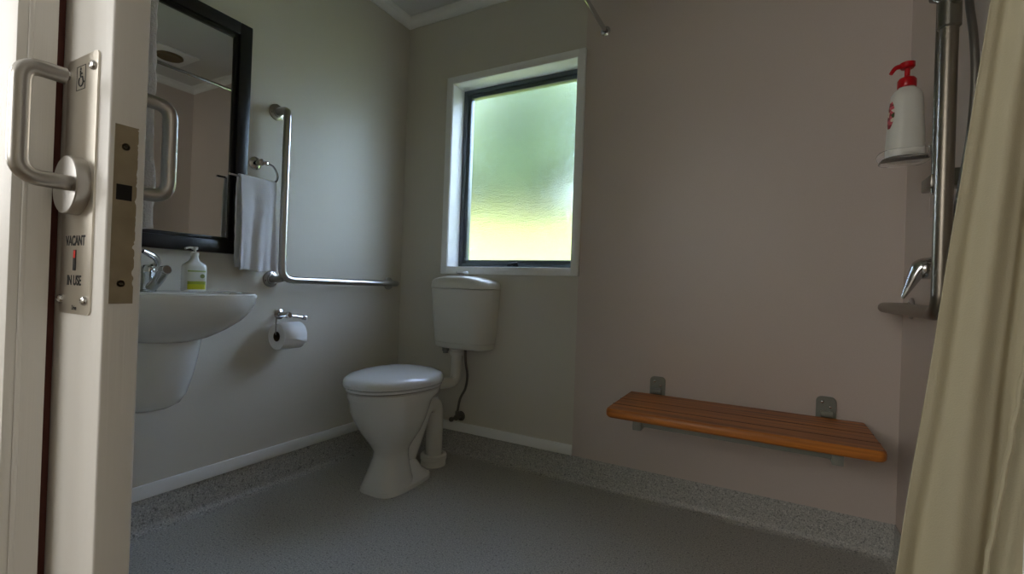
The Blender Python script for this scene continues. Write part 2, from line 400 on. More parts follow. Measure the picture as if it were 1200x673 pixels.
# ------------------------------------------------------------------ mirror
t = thing('wall_mirror', (XL, .78, .976), 'large rectangular mirror in a black frame above the wash basin', 'mirror')
MY0, MY1, MZ0, MZ1 = .45, 1.118, .976, 1.872
def yz_frame(bm, y0, y1, z0, z1, wd, x0, x1, bev):
    box(bm, x0, x1, y0, y0+wd, z0, z1, bev); box(bm, x0, x1, y1-wd, y1, z0, z1, bev)
    box(bm, x0, x1, y0+wd*.98, y1-wd*.98, z0, z0+wd, bev); box(bm, x0, x1, y0+wd*.98, y1-wd*.98, z1-wd, z1, bev)
bm = B(); yz_frame(bm, MY0, MY1, MZ0, MZ1, .048, XL, XL+.030, .004)
yz_frame(bm, MY0+.046, MY1-.046, MZ0+.046, MZ1-.046, .016, XL+.002, XL+.017, .003)
obj('mirror_frame', bm, 'black', t)
bm = B(); box(bm, XL+.003, XL+.009, MY0+.05, MY1-.05, MZ0+.05, MZ1-.05)
obj('mirror_glass', bm, 'mirror', t, smooth=False)

# ------------------------------------------------------------------ wash basin
BY = .775
t = thing('wash_basin', (XL, BY, .45), 'white ceramic wall basin with half pedestal below the black framed mirror', 'wash basin')
def bring(z, hw, dx, x0=XL, n=48, e=2.6):
    # D-shaped ring: flat against the wall, rounded to the room
    out = []
    for k in range(n):
        a = -PI/2+PI*k/(n-1); c, s = math.cos(a), math.sin(a)
        out.append(Vector((x0+dx*abs(c)**(2/e), BY+hw*abs(s)**(2/e)*(1 if s > 0 else -1), z)))
    return out
bm = B()
loft(bm, [bring(.675, .10, .25), bring(.690, .150, .30), bring(.715, .195, .345), bring(.745, .232, .388), bring(.775, .255, .414), bring(.80, .266, .427), bring(.820, .270, .431),
          bring(.829, .269, .430), bring(.833, .263, .425), bring(.832, .254, .416)]
     + [[Vector((max(p.x, XL+.13) if True else p.x, p.y, p.z)) for p in bring(z, hw, dx)] for z, hw, dx in ((.829, .235, .400), (.815, .225, .390), (.77, .19, .35), (.72, .13, .28), (.70, .05, .2))], cap0=True, cap1=True)
obj('basin_bowl', bm, 'ceramic', t)
bm = B()
loft(bm, [bring(.448, .045, .10), bring(.452, .075, .15), bring(.47, .098, .185), bring(.50, .112, .205), bring(.56, .124, .228), bring(.62, .132, .245), bring(.68, .137, .258), bring(.70, .139, .262)])
obj('half_pedestal', bm, 'ceramic', t)
# overflow hole + waste
bm = B(); lathe(bm, [(.02, 0), (.021, .002), (.012, .003), (0, .001)], (XL+.24, BY, .7025)); obj('waste_outlet', bm, 'chrome', t)

t = thing('mixer_tap', (-1.768, .772, .831), 'chrome lever mixer tap on the wash basin rim', 'tap')
bm = B(); lathe(bm, [(.024, 0), (.024, .004), (.020, .006), (.019, .055), (.021, .060), (.021, .075), (.016, .084), (0, .086)], (-1.768, .772, .831))
obj('tap_body', bm, 'chrome', t)
bm = B(); tube(bm, spline([(-1.758, .775, .842), (-1.728, .778, .862), (-1.700, .781, .888), (-1.690, .782, .898)]), lambda u: .0165-.002*u, 16)
lathe(bm, [(.0125, 0), (.0145, .002), (.0145, .026), (.012, .028), (0, .028)], (-1.700, .781, .899), (1, .02, .12))
obj('tap_spout', bm, 'chrome', t)
bm = B(); tube(bm, spline([(-1.762, .780, .910), (-1.742, .786, .922), (-1.722, .768, .940), (-1.705, .728, .957)]), lambda u: .016-.0085*u, 14, flat=.65)
obj('tap_lever', bm, 'chrome', t)

# soap bottle on the basin
def rrect(cx, cy, z, a, b, e=4, n=40): return sup(cx, cy, z, a, b, e, n)
bx, by, bz = -1.758, .905, .8315
t = thing('soap_bottle', (bx, by, bz), 'white hand soap pump bottle with a yellow green label on the basin', 'bottle')
bm = B()
bm2r = [(0, .0, .0), (.001, .017, .034), (.004, .0205, .0375), (.03, .0205, .0375), (.085, .0205, .0375), (.092, .0195, .0355), (.098, .0165, .028), (.106, .013, .018), (.116, .0115, .012), (.124, .0112, .0112)]
loft(bm, [rrect(bx, by, bz+z, max(a, .0005), max(b, .0005), 2.3 if z > .1 else 3.4) for z, a, b in bm2r])
obj('bottle_body', bm, 'ceramic', t)
bm = B(); lathe(bm, [(.0125, 0), (.0125, .011), (.006, .013), (.0045, .014), (.0045, .022), (.0095, .022), (.010, .031), (.008, .032), (0, .032)], (bx, by, bz+.124))
tube(bm, spline([(bx, by, bz+.151), (bx+.006, by-.02, bz+.152), (bx+.010, by-.036, bz+.147)]), .0038, 10)
obj('pump', bm, 'plastic', t)
def label_mat():
    m = mat('hand_soap_label', srgb(205, 205, 190), .4)
    n = m.node_tree; p = n.nodes['Principled BSDF']; L = n.links.new
    tc = n.nodes.new('ShaderNodeTexCoord'); sp = n.nodes.new('ShaderNodeSeparateXYZ'); L(tc.outputs['Object'], sp.inputs[0])
    r = n.nodes.new('ShaderNodeValToRGB'); r.color_ramp.interpolation = 'CONSTANT'
    mr = n.nodes.new('ShaderNodeMapRange'); mr.inputs['From Min'].default_value = 0; mr.inputs['From Max'].default_value = .085
    L(sp.outputs['Z'], mr.inputs[0]); L(mr.outputs[0], r.inputs[0])
    e = r.color_ramp.elements; e[0].position = 0; e[0].color = srgb(190, 186, 20)
    e[1].position = .30; e[1].color = srgb(140, 150, 30)
    for ps, c in ((.42, srgb(212, 212, 200)), (.80, srgb(150, 165, 90)), (.86, srgb(216, 216, 206))):
        x = e.new(ps); x.color = c
    L(r.outputs[0], p.inputs['Base Color']); return m
M['soaplabel'] = label_mat()
def xface(bm, y0, y1, z0, z1):   # strip wrapped on the room side of the bottle
    ring = [v for v in rrect(0, 0, 0, .0210, .0380, 3.4, 160) if v.x > 0 and y0 < v.y < y1]; ring.sort(key=lambda v: v.y)
    a = [bm.verts.new((bx+v.x, by+v.y, bz+z0)) for v in ring]; b = [bm.verts.new((bx+v.x, by+v.y, bz+z1)) for v in ring]
    for i in range(len(a)-1): bm.faces.new((a[i], a[i+1], b[i+1], b[i]))
bm = B(); xface(bm, -.030, .030, .008, .080); lab = obj('bottle_label', bm, 'soaplabel', t)
bm = B(); lathe(bm, [(.0075, 0), (.0075, .0005), (0, .0005)], (bx+.0208, by+.017, bz+.054), (1, 0, 0), 20)
obj('label_badge', bm, mat('badge_olive', srgb(96, 104, 16), .5), lab)

# ------------------------------------------------------------------ L-shaped grab rail on left wall
def flange(bm, p, ax, r=.034):
    lathe(bm, [(r, 0), (r, .004), (r-.002, .006), (.022, .008), (.019, .012), (0, .012)], p, ax, 32)
def flange_part(root, p, ax):
    bm = B(); flange(bm, p, ax); f = obj('wall_flange', bm, 'steel', root)
    x, y, z = frame_to(ax)
    for k in range(3):
        a = 2*PI*k/3+.5; q = Vector(p)+(x*math.cos(a)+y*math.sin(a))*.027+z*.0055
        bm = B(); lathe(bm, [(.004, 0), (.0036, .0015), (0, .002)], q, ax, 12); obj('screw', bm, 'chrome', f)
t = thing('grab_rail', (XL, 1.25, .885), 'L-shaped stainless grab rail on the left wall beside the towel', 'grab rail', None)
GX = XL+.074
bm = B()
tube(bm, fillet([(XL+.006, 1.250, 1.590), (GX, 1.250, 1.590), (GX, 1.250, .885), (GX, 1.950, .885), (XL+.006, 1.950, .885)], [0, .03, .055, .03, 0], 8), .0155, 24)
tube(bm, [(XL+.006, 1.250, .885), (XL+.045, 1.252, .885), (GX-.004, 1.262, .892)], .0155, 20)
obj('rail_tube', bm, 'steel', t)
for p in ((XL, 1.250, 1.590), (XL, 1.250, .885), (XL, 1.950, .885)): flange_part(t, p, (1, 0, 0))

# ------------------------------------------------------------------ towel ring + towel
t = thing('towel_ring', (XL, 1.162, 1.35), 'chrome open towel ring on the left wall between mirror and grab rail', 'towel ring')
bm = B(); lathe(bm, [(.026, 0), (.026, .006), (.020, .010), (.011, .012), (.009, .032), (.013, .036), (.013, .048), (0, .050)], (XL, 1.162, 1.352), (1, 0, 0))
box(bm, XL+.034, XL+.050, 1.164, 1.192, 1.345, 1.361, .003)
obj('ring_mount', bm, 'chrome', t)
bm = B(); tube(bm, spline([(XL+.042, 1.186, 1.353), (XL+.046, 1.212, 1.347), (XL+.048, 1.229, 1.322), (XL+.049, 1.231, 1.300), (XL+.050, 1.218, 1.283), (XL+.051, 1.19, 1.278), (XL+.051, 1.12, 1.276), (XL+.052, 1.033, 1.276)]), .0045, 12)
obj('ring_bar', bm, 'chrome', t)

def hand_towel():
    bm = B(); NY, y0, y1 = 40, 1.068, 1.217
    zt = 1.276
    rows = []
    def bar_x(y): return XL+.051
    for side in (1, -1):
        for k in range(34):
            u = k/33
            rows.append((side, u))
    seq = [(-1, 1-u/33) for u in range(34)] + [(0, a) for a in (-.7, 0, .7)] + [(1, u/33) for u in range(34)]
    grid = []
    for s, u in seq:
        row = []
        for j in range(NY+1):
            v = j/NY; y = y0+(y1-y0)*v
            bxx = bar_x(y)
            if s == 0:
                x = bxx+.011*math.sin(u*1.2); z = zt+.006*math.cos(u*1.4)
            else:
                ln = .362 if s > 0 else .350
                z = zt-ln*u+(.004*math.sin(v*9) if s > 0 else 0)*u
                swell = .0105+.006*math.sin(min(u*3, 1.57))
                x = bxx+s*swell
                if s > 0: x += .006*math.sin(v*11+u*2)*min(1, u*3)+.004*math.sin(v*23+1+u*3)*u
                x = max(x, XL+.036 if z > .97 and y < 1.125 else XL+.012)
                y += .006*(v-.5)*u+.008*u
            n_ = noise.noise(Vector((y*30, z*30, s*3)))*.0025
            row.append(bm.verts.new((x+n_, y+noise.noise(Vector((z*25, v*4, 9)))*.003, z)))
        grid.append(row)
    for a, b in zip(grid, grid[1:]):
        for j in range(NY): bm.faces.new((a[j], a[j+1], b[j+1], b[j]))
    o = obj('hand_towel', bm, 'towel', None, solid=.009)
    s = o.modifiers.new('s', 'SUBSURF'); s.levels = s.render_levels = 1
    tag(o, 'folded white terry hand towel hanging over the chrome towel ring', 'towel')
hand_towel()

# white towel hanging just inside the doorway behind the door
def bath_towel():
    t = thing('robe_hook', (-.90, YF, 1.70), 'small chrome hook on the front wall behind the sliding door', 'hook')
    bm = B(); lathe(bm, [(.018, 0), (.018, .004), (.006, .006), (.006, .016), (0, .016)], (-.90, YF, 1.70), (0, 1, 0))
    tube(bm, spline([(-.90, YF+.012, 1.70), (-.90, YF+.028, 1.695), (-.90, YF+.034, 1.715)]), .004, 10)
    obj('hook_arm', bm, 'chrome', t)
    rings = []
    for k in range(46):
        u = k/45; z = 1.73-u*(1.73-.955)
        hw = .018+.055*min(1, u*4); th = .022+.004*math.sin(u*9)
        bulge = .004*math.exp(-((z-1.45)/.2)**2)-.005*math.exp(-((z-1.10)/.06)**2)+.002*math.exp(-((z-1.02)/.05)**2)
        n = 36; ring = []
        for j in range(n):
            a = 2*PI*j/n
            x = -.900+hw*math.cos(a); y = YF+.014+th*.5+(th*.55+bulge*.5)*math.sin(a)*(1+.25*math.sin(a*5+u*4))+bulge*.5
            y = max(y, YF+.0015+.001)
            ring.append(Vector((x+noise.noise(Vector((z*20, a, 2)))*.004, y+noise.noise(Vector((z*34, a*2, 5)))*.003, z)))
        rings.append(ring)
    bm = B(); loft(bm, rings)
    o = obj('bath_towel', bm, 'towel', None)
    tag(o, 'narrow sliver of white towel hanging behind the sliding door edge beside the mirror', 'towel')
bath_towel()

# ------------------------------------------------------------------ toilet roll holder + roll
t = thing('toilet_roll_holder', (XL, 1.30, .735), 'chrome toilet roll holder on the left wall below the hand towel', 'toilet roll holder')
bm = B(); lathe(bm, [(.022, 0), (.022, .005), (.012, .008), (.010, .055), (.014, .058), (.014, .070), (.010, .075), (0, .076)], (XL, 1.295, .735), (1, 0, 0))
obj('holder_mount', bm, 'chrome', t)
bm = B(); tube(bm, [(XL+.060, 1.29, .735), (XL+.060, 1.372, .722)], .007, 14)
lathe(bm, [(.010, 0), (.0115, .003), (.0115, .016), (.007, .019), (0, .019)], (XL+.060, 1.366, .723), (0, 1, -.15)); obj('cross_bar', bm, 'chrome', t)
bm = B(); tube(bm, fillet([(XL+.066, 1.292, .733), (XL+.068, 1.236, .728), (XL+.068, 1.236, .655), (XL+.068, 1.345, .655)], .010, 6), .0028, 10); obj('wire_arm', bm, 'chrome', t)
RX, RZ = XL+.068, .648
t = thing('toilet_roll', (RX, 1.29, RZ-.055), 'white toilet paper roll hanging on the chrome holder', 'toilet roll')
bm = B(); x, y, z = frame_to((0, 1, 0))
def cyl_ring(r, yy, n=56): return [Vector((RX+r*math.cos(2*PI*k/n), yy, RZ+r*math.sin(2*PI*k/n))) for k in range(n)]
loft(bm, [cyl_ring(.020, 1.2415), cyl_ring(.053, 1.240), cyl_ring(.055, 1.242), cyl_ring(.0555, 1.29), cyl_ring(.055, 1.342), cyl_ring(.053, 1.344), cyl_ring(.020, 1.343)], False, False)
rol = obj('paper_roll', bm, 'paper', t)
bm = B(); loft(bm, [cyl_ring(.0185, 1.2405), cyl_ring(.0205, 1.2405), cyl_ring(.0205, 1.3435), cyl_ring(.0185, 1.3435), cyl_ring(.0185, 1.2405)], False, False); obj('cardboard_core', bm, 'card', t)
bm = B()
rows = []
for k in range(16):
    a = math.radians(100-k*7.2); rows.append([bm.verts.new((RX+.0572*math.cos(a), yy, RZ+.0572*math.sin(a))) for yy in (1.2405, 1.29, 1.343)])
a0 = math.radians(100-15*7.2)
rows.append([bm.verts.new((RX+.0572, 1.2405+.050, RZ-.012)), bm.verts.new((RX+.0580, 1.31, RZ-.020)), bm.verts.new((RX+.0572, 1.343, RZ-.026))])
for a, b in zip(rows, rows[1:]):
    for j in range(2): bm.faces.new((a[j], a[j+1], b[j+1], b[j]))
obj('loose_sheet', bm, 'paper', t, solid=.0008)

# ------------------------------------------------------------------ toilet pan
TX = -1.425
t = thing('toilet', (TX, 1.6, 0), 'white ceramic toilet pan with closed domed lid standing on the grey floor', 'toilet')
def egg(z, y0, y1, hw, n=56, e=2.15, k=.10):
    yc, b = (y0+y1)/2, (y1-y0)/2
    return sup(TX, yc, z, hw, b, e, n, lambda x, y: (x*(1+k*y/b), y))
bm = B()
loft(bm, [egg(.004, 1.444, 1.655, .101, e=3.2, k=0), egg(.02, 1.448, 1.652, .097, e=3.0, k=0), egg(.05, 1.457, 1.645, .088, e=2.8, k=0), egg(.10, 1.474, 1.640, .075, e=2.5, k=0), egg(.14, 1.484, 1.642, .066, e=2.3, k=0), egg(.165, 1.485, 1.646, .068, e=2.2, k=0), egg(.20, 1.464, 1.658, .090, k=.02),
          egg(.25, 1.424, 1.676, .122), egg(.30, 1.394, 1.692, .145), egg(.35, 1.373, 1.706, .160), egg(.385, 1.366, 1.722, .164), egg(.400, 1.358, 1.752, .169), egg(.412, 1.352, 1.778, .172), egg(.430, 1.350, 1.786, .173), egg(.436, 1.356, 1.782, .168)])
pan = obj('pan', bm, 'ceramic', t)
bm = B(); loft(bm, [egg(0, 1.445, 1.772, .100, e=3.6, k=-.05), egg(.016, 1.447, 1.770, .099, e=3.6, k=-.05), egg(.024, 1.455, 1.762, .092, e=3.4, k=-.05), egg(.045, 1.475, 1.735, .068, e=3.0, k=-.05), egg(.10, 1.50, 1.70, .046, e=2.6, k=0)])
foot = obj('foot', bm, 'ceramic', t)
for (dx, y) in ((.076, 1.660), (.078, 1.725), (-.076, 1.660), (-.078, 1.725)):
    bm = B(); lathe(bm, [(.008, 0), (.008, .006), (.006, .010), (0, .011)], (TX+dx, y, .022), (0, 0, 1), 16); obj('bolt_cap', bm, 'plastic', foot)
bm = B(); tube(bm, fillet([(TX, 1.60, .070), (TX, 1.660, .085), (TX, 1.785, .310), (TX, 1.862, .300), (TX, 1.866, .055)], [0, .05, .05, .045, 0], 8), .042, 28)
obj('trap_outlet', bm, 'ceramic', t)
bm = B(); lathe(bm, [(.060, 0), (.060, .028), (.064, .032), (.064, .052), (.058, .056), (.047, .056), (.046, .02)], (TX, 1.866, .001)); obj('floor_collar', bm, 'plastic', t)
bm = B(); tube(bm, [(TX, 1.75, .398), (TX, 1.805, .398)], .030, 24); tube(bm, [(TX, 1.80, .398), (TX, 1.83, .398)], .037, 24)
obj('flush_inlet', bm, 'ceramic', t)
bm = B(); loft(bm, [egg(.436, 1.365, 1.78, .160), egg(.4415, 1.365, 1.78, .160)], False, False); obj('seat_gap_shade', bm, 'dark', pan)  # dark ring painted in for the shade between seat and pan
bm = B(); loft(bm, [egg(.4405, 1.348, 1.782, .172), egg(.4420, 1.342, 1.788, .178), egg(.452, 1.342, 1.788, .178), egg(.454, 1.350, 1.782, .172)]); obj('seat', bm, 'lidplastic', t)
bm = B(); loft(bm, [egg(.4560, 1.342, 1.785, .178), egg(.4580, 1.333, 1.792, .186), egg(.470, 1.330, 1.796, .188), egg(.482, 1.335, 1.793, .185), egg(.493, 1.352, 1.782, .174), egg(.502, 1.385, 1.755, .145), egg(.509, 1.43, 1.71, .105), egg(.513, 1.48, 1.66, .06), egg(.514, 1.54, 1.60, .02)])
obj('lid', bm, 'lidplastic', t)
for dx in (-.07, .07): bm = B(); tube(bm, [(TX+dx-.022, 1.785, .462), (TX+dx+.022, 1.785, .462)], .011, 16); obj('hinge', bm, 'lidplastic', t)

# ------------------------------------------------------------------ cistern
CX = -1.366
t = thing('cistern', (CX, YB, .56), 'white wall-hung plastic cistern below the window behind the toilet', 'cistern')
def cring(z, hw, dp, e=3.2, n=60, bow=.0):
    out = []
    for k in range(n):
        a = PI*k/(n-1); c, s = math.cos(a), math.sin(a)
        x = hw*abs(c)**(2/e)*(1 if c > 0 else -1)
        out.append(Vector((CX+x, YB-.002-dp*abs(s)**(2/e), z)))
    return out
bm = B(); loft(bm, [cring(.566, 0.1426, .10), cring(.570, 0.1546, .120), cring(.580, 0.1601, .130), cring(.598, 0.1628, .134), cring(.600, 0.1615, .1325), cring(.603, 0.1633, .1345), cring(.70, 0.1711, .146), cring(.80, 0.1776, .156), cring(.868, 0.1812, .162), cring(.871, 0.1794, .160)])
obj('tank', bm, 'plastic', t)
def clid(z, hw, dp): 
    r = cring(z, hw, dp)
    for p in r: p.z -= .030*((p.x-CX)/.2)**2*min(1, max(0, (z-.875)/.03))
    return r
bm = B(); loft(bm, [cring(.873, 0.1812, .162), cring(.874, 0.1840, .166), clid(.900, 0.1840, .166), clid(.922, 0.1822, .163), clid(.930, 0.1766, .156), clid(.934, 0.1638, .138), clid(.937, 0.1104, .08), clid(.938, 0.0368, .03)])
lid_ = obj('tank_lid', bm, 'plastic', t)
bm = B(); lathe(bm, [(.014, 0), (.014, .008), (.030, .011), (.031, .018), (.029, .022), (0, .023)], (CX+.004, YB-.085, .938)); obj('flush_button', bm, 'lidplastic', lid_)
bm = B(); lathe(bm, [(.018, 0), (.018, -.02), (.013, -.022), (.013, -.032), (0, -.032)], (CX-.09, YB-.075, .568)); obj('inlet_nut', bm, 'greyplastic', t)
# flush pipe
t = thing('flush_pipe', (CX-.03, YB-.09, .40), 'white plastic flush pipe bending from the cistern down to the toilet pan', 'pipe')
FX = CX-.012
bm = B(); tube(bm, fillet([(FX, YB-.085, .566), (FX, YB-.085, .398), (TX, 1.835, .398)], .045, 10), .0260, 24)
obj('pipe_run', bm, 'plastic', t)
bm = B(); lathe(bm, [(.034, 0), (.034, .018), (.029, .020), (.029, .030), (0, .030)], (FX, YB-.085, .535)); obj('pipe_nut', bm, 'plastic', t)
# supply hose and stop tap
t = thing('water_supply_hose', (-1.30, YB, .20), 'flexible braided hose with small stop tap below the cistern', 'hose')
bm = B(); tube(bm, spline([(CX+.030, YB-.070, .566), (CX+.032, YB-.066, .50), (CX+.034, YB-.05, .43), (CX+.015, YB-.035, .36), (CX-.018, YB-.032, .30), (CX-.030, YB-.035, .225)]), .0062, 12); obj('hose', bm, 'hose', t)
M['oldchrome'] = mat('dull_chrome', srgb(132, 128, 120), .3, 1)
bm = B(); lathe(bm, [(.026, 0), (.024, .004), (.010, .006), (.010, .032), (.014, .034), (.014, .046), (0, .046)], (CX-.030, YB, .203), (0, -1, 0)); 
tube(bm, [(CX-.030, YB-.035, .200), (CX-.030, YB-.035, .235)], .011, 14); tube(bm, [(CX-.030, YB-.035, .203), (CX-.064, YB-.040, .188)], .0075, 12)
lathe(bm, [(.012, 0), (.013, .008), (.010, .014), (0, .014)], (CX-.058, YB-.039, .190), (-1, 0, -.4), 16)
obj('stop_tap', bm, 'oldchrome', t)

# ------------------------------------------------------------------ fold-down shower bench
t = thing('shower_bench', (-.10, YB, .40), 'slatted cedar wood shower seat fixed to the back wall on metal brackets', 'shower seat')
SX0, SX1, SY0, SY1, SZ0, SZ1 = -.505, .310, 1.655, 2.018, .430, .462
def board():
    bm = B()
    n = 7
    def outline(inset, z):
        r = .028; pts = []
        for (cx_, cy_, a0) in ((SX1-r, SY1-r*.3, 0), (SX0+r, SY1-r*.3, PI/2), (SX0+r, SY0+r, PI), (SX1-r, SY0+r, 1.5*PI)):
            rr = r*.3 if cy_ > 1.9 else r
            cxx = (SX1-rr) if cx_ > 0 else (SX0+rr)
            for k in range(n): a = a0+PI/2*k/(n-1); pts.append(Vector((cxx+(rr-inset)*math.cos(a), cy_+(rr-inset)*math.sin(a), z)))
        return pts
    loft(bm, [outline(.006, SZ0), outline(.001, SZ0+.005), outline(0, SZ0+.010), outline(0, SZ1-.010), outline(.002, SZ1-.004), outline(.006, SZ1)])
    return bm
seat = obj('seat_board', board(), 'wood', t)
for y in (1.752, 1.852):
    bm = B(); box(bm, SX0+.004, SX1-.004, y-.0028, y+.0028, SZ1-.004, SZ1+.0003); obj('seat_groove', bm, 'slot', seat, smooth=False)
for bxx in (-.397, .197):
    bm = B(); box(bm, bxx-.031, bxx+.031, YB-.010, YB-.0032, .425, .532)
    ed = [e for e in bm.edges if abs((e.verts[0].co-e.verts[1].co).y) > .004 and e.verts[0].co.z > .5]
    bmesh.ops.bevel(bm, geom=ed, offset=.018, segments=6, affect='EDGES', profile=.5)
    pl_ = obj('wall_plate', bm, 'greyplastic', t)
    for dx, z in ((-.012, .512), (.012, .495)):
        bm = B(); lathe(bm, [(.005, 0), (.005, .002), (.002, .004), (0, .004)], (bxx+dx, YB-.010, z), (0, -1, 0), 14); obj('screw', bm, 'chrome', pl_)
    bm = B(); tube(bm, [(bxx-.018, YB-.026, .472), (bxx+.018, YB-.026, .472)], .011, 14); box(bm, bxx-.014, bxx+.014, YB-.026, YB-.008, .464, .482, .002); obj('pivot', bm, 'greyplastic', pl_)
for bxx in (-.397, .197):
    bm = B(); box(bm, bxx-.015, bxx+.015, SY0+.040, YB-.012, .390, .4295, .002); obj('bracket_arm', bm, 'greyplastic', t)
bm = B(); box(bm, -.41, .21, SY0+.055, SY0+.080, .402, .4295, .002); obj('front_rail', bm, 'greyplastic', t)

# ------------------------------------------------------------------ right wall: grab rail
t = thing('grab_rail', (XR, 1.35, .86), 'stainless grab rail on the right wall with upright and short lower bar', 'grab rail')
RGX, RY = .330, 1.345
bm = B()
tube(bm, fillet([(XR-.006, RY, 1.90), (RGX, RY, 1.90), (RGX, RY, .860), (RGX, 1.930, .864), (XR-.006, 1.930, .864)], [0, .03, .045, .035, 0], 8), .0165, 24)
tube(bm, [(XR-.006, RY, .862), (RGX+.02, RY, .862), (RGX, RY+.004, .868)], .0165, 18)
obj('rail_tube', bm, 'shaded_railsteel', t)
for p in ((XR, RY, 1.90), (XR, RY, .862), (XR, 1.930, .864)): flange_part(t, p, (-1, 0, 0))
# shower slide rail
t = thing('shower_slide_rail', (XR, 1.55, 1.19), 'slim chrome shower slide rail and brackets behind the right grab rail', 'shower rail')
bm = B(); tube(bm, [(.368, 1.568, 1.165), (.368, 1.568, 1.95)], .0095, 18); obj('slide_tube', bm, 'oldchrome', t)
bm = B(); box(bm, .355, XR, 1.555, 1.640, 1.178, 1.212, .004); obj('lower_bracket', bm, 'oldchrome', t)
bm = B(); box(bm, .353, XR, 1.395, 1.445, 1.150, 1.190, .004); obj('hose_guide', bm, 'oldchrome', t)
bm = B(); box(bm, .350, XR, 1.545, 1.590, 1.915, 1.950, .004); obj('upper_bracket', bm, 'oldchrome', t)
bm = B(); box(bm, .362, .374, 1.575, 1.592, 1.105, 1.165, .003); obj('end_stop', bm, 'clear', t)
# sliding handset holder clamped on upright
t = thing('handset_holder', (RGX, RY, 1.5), 'chrome shower handset holder clamped high on the right grab rail', 'shower holder')
bm = B(); lathe(bm, [(.0172, 0), (.0205, .004), (.0205, .060), (.0172, .064)], (RGX, RY, 1.483))
obj('clamp_sleeve', bm, 'oldchrome', t)
bm = B(); tube(bm, spline([(RGX, RY, 1.53), (RGX+.012, RY-.04, 1.545), (RGX+.02, RY-.075, 1.565)]), .010, 14); tube(bm, spline([(RGX, RY+.005, 1.54), (RGX-.012, RY+.02, 1.56), (RGX-.02, RY+.04, 1.575)]), .008, 14)
obj('clamp_arm', bm, 'oldchrome', t)
t = thing('shower_hose', (.37, 1.4, 1.0), 'flexible chrome shower hose looping down behind the right grab rail', 'hose')
bm = B(); tube(bm, spline([(RGX+.022, RY-.078, 1.572), (.362, 1.350, 1.62), (.372, 1.385, 1.56), (.371, 1.345, 1.45), (.372, 1.334, 1.35), (.372, 1.350, 1.25), (.371, 1.380, 1.17), (.372, 1.43, 1.08), (.374, 1.52, .995), (.378, 1.585, .945)]), .0075, 14)
obj('hose', bm, 'hose', t)
# mixer
t = thing('shower_mixer', (XR, 1.6, .97), 'chrome shower mixer with drooping lever on the right wall', 'shower mixer')
bm = B(); lathe(bm, [(.050, 0), (.050, .004), (.044, .008), (.026, .010), (.025, .034), (.027, .036), (.027, .050), (.024, .056), (0, .060)], (XR, 1.6, .972), (-1, 0, 0), 36)
obj('mixer_body', bm, 'chrome', t)
bm = B(); tube(bm, spline([(.372, 1.6, .978), (.352, 1.599, .976), (.340, 1.598, .955), (.328, 1.598, .925), (.315, 1.598, .893)]), lambda u: .025*(1-u)**.8+.003, 18, flat=.85)
obj('lever', bm, 'chrome', t)
# soap dish
t = thing('soap_dish', (.368, 1.6, 1.28), 'clear plastic soap dish on the shower slide rail under the pump bottle', 'soap dish')
dx_, dy_ = .318, 1.640
bm = B()
loft(bm, [sup(dx_, dy_, 1.268, .052, .062, 3), sup(dx_, dy_, 1.270, .055, .065, 3), sup(dx_, dy_, 1.290, .061, .071, 3), sup(dx_, dy_, 1.290, .058, .068, 3), sup(dx_, dy_, 1.273, .052, .062, 3)])
obj('dish', bm, 'clear', t)
bm = B(); box(bm, .355, .382, 1.556, 1.586, 1.262, 1.295, .004); obj('rail_clip', bm, 'clear', t)
# pump bottle
px_, py_, pz_ = dx_, dy_, 1.2735
t = thing('shampoo_bottle', (px_, py_, pz_), 'tall white pump bottle with red pump head on the clear soap dish', 'bottle')
BP = [(0, .040), (.003, .043), (.02, .0435), (.08, .041), (.13, .038), (.165, .0365), (.178, .034), (.188, .028), (.196, .019), (.200, .018)]
def brad(z):
    for (a, ra), (b, rb) in zip(BP, BP[1:]):
        if a <= z <= b: return ra+(rb-ra)*(z-a)/(b-a)
    return .018
bm = B(); loft(bm, [sup(px_, py_, pz_+z, r, r*.80, 2.3) for z, r in BP]); obj('bottle_body', bm, 'plastic', t)
bm = B(); lathe(bm, [(.020, 0), (.021, .002), (.021, .020), (.017, .026), (.008, .030), (.006, .032), (.006, .052), (.014, .053), (.017, .057), (.017, .068), (.013, .070), (0, .070)], (px_, py_, pz_+.1985))
tube(bm, spline([(px_-.008, py_, pz_+.260), (px_-.026, py_-.004, pz_+.256), (px_-.037, py_-.006, pz_+.240)]), lambda u: .0075-.003*u, 12)
obj('pump', bm, 'red', t)
def floral():
    m = mat('floral_print', srgb(225, 220, 205), .4)
    n = m.node_tree; p = n.nodes['Principled BSDF']; L = n.links.new
    tc = n.nodes.new('ShaderNodeTexCoord'); v = n.nodes.new('ShaderNodeTexVoronoi'); v.inputs['Scale'].default_value = 110
    s = n.nodes.new('ShaderNodeSeparateColor'); r = n.nodes.new('ShaderNodeValToRGB'); r.color_ramp.interpolation = 'CONSTANT'
    L(tc.outputs['Object'], v.inputs['Vector']); L(v.outputs['Color'], s.inputs[0]); L(s.outputs[0], r.inputs[0])
    e = r.color_ramp.elements; e[0].position = 0; e[0].color = srgb(150, 20, 40); e[1].position = .3; e[1].color = srgb(205, 90, 100)
    for ps, c in ((.5, srgb(60, 84, 40)), (.65, srgb(226, 216, 196)), (.85, srgb(120, 16, 30))):
        x = e.new(ps); x.color = c
    L(r.outputs[0], p.inputs['Base Color']); return m
M['floral'] = floral()
bm = B(); rows = []
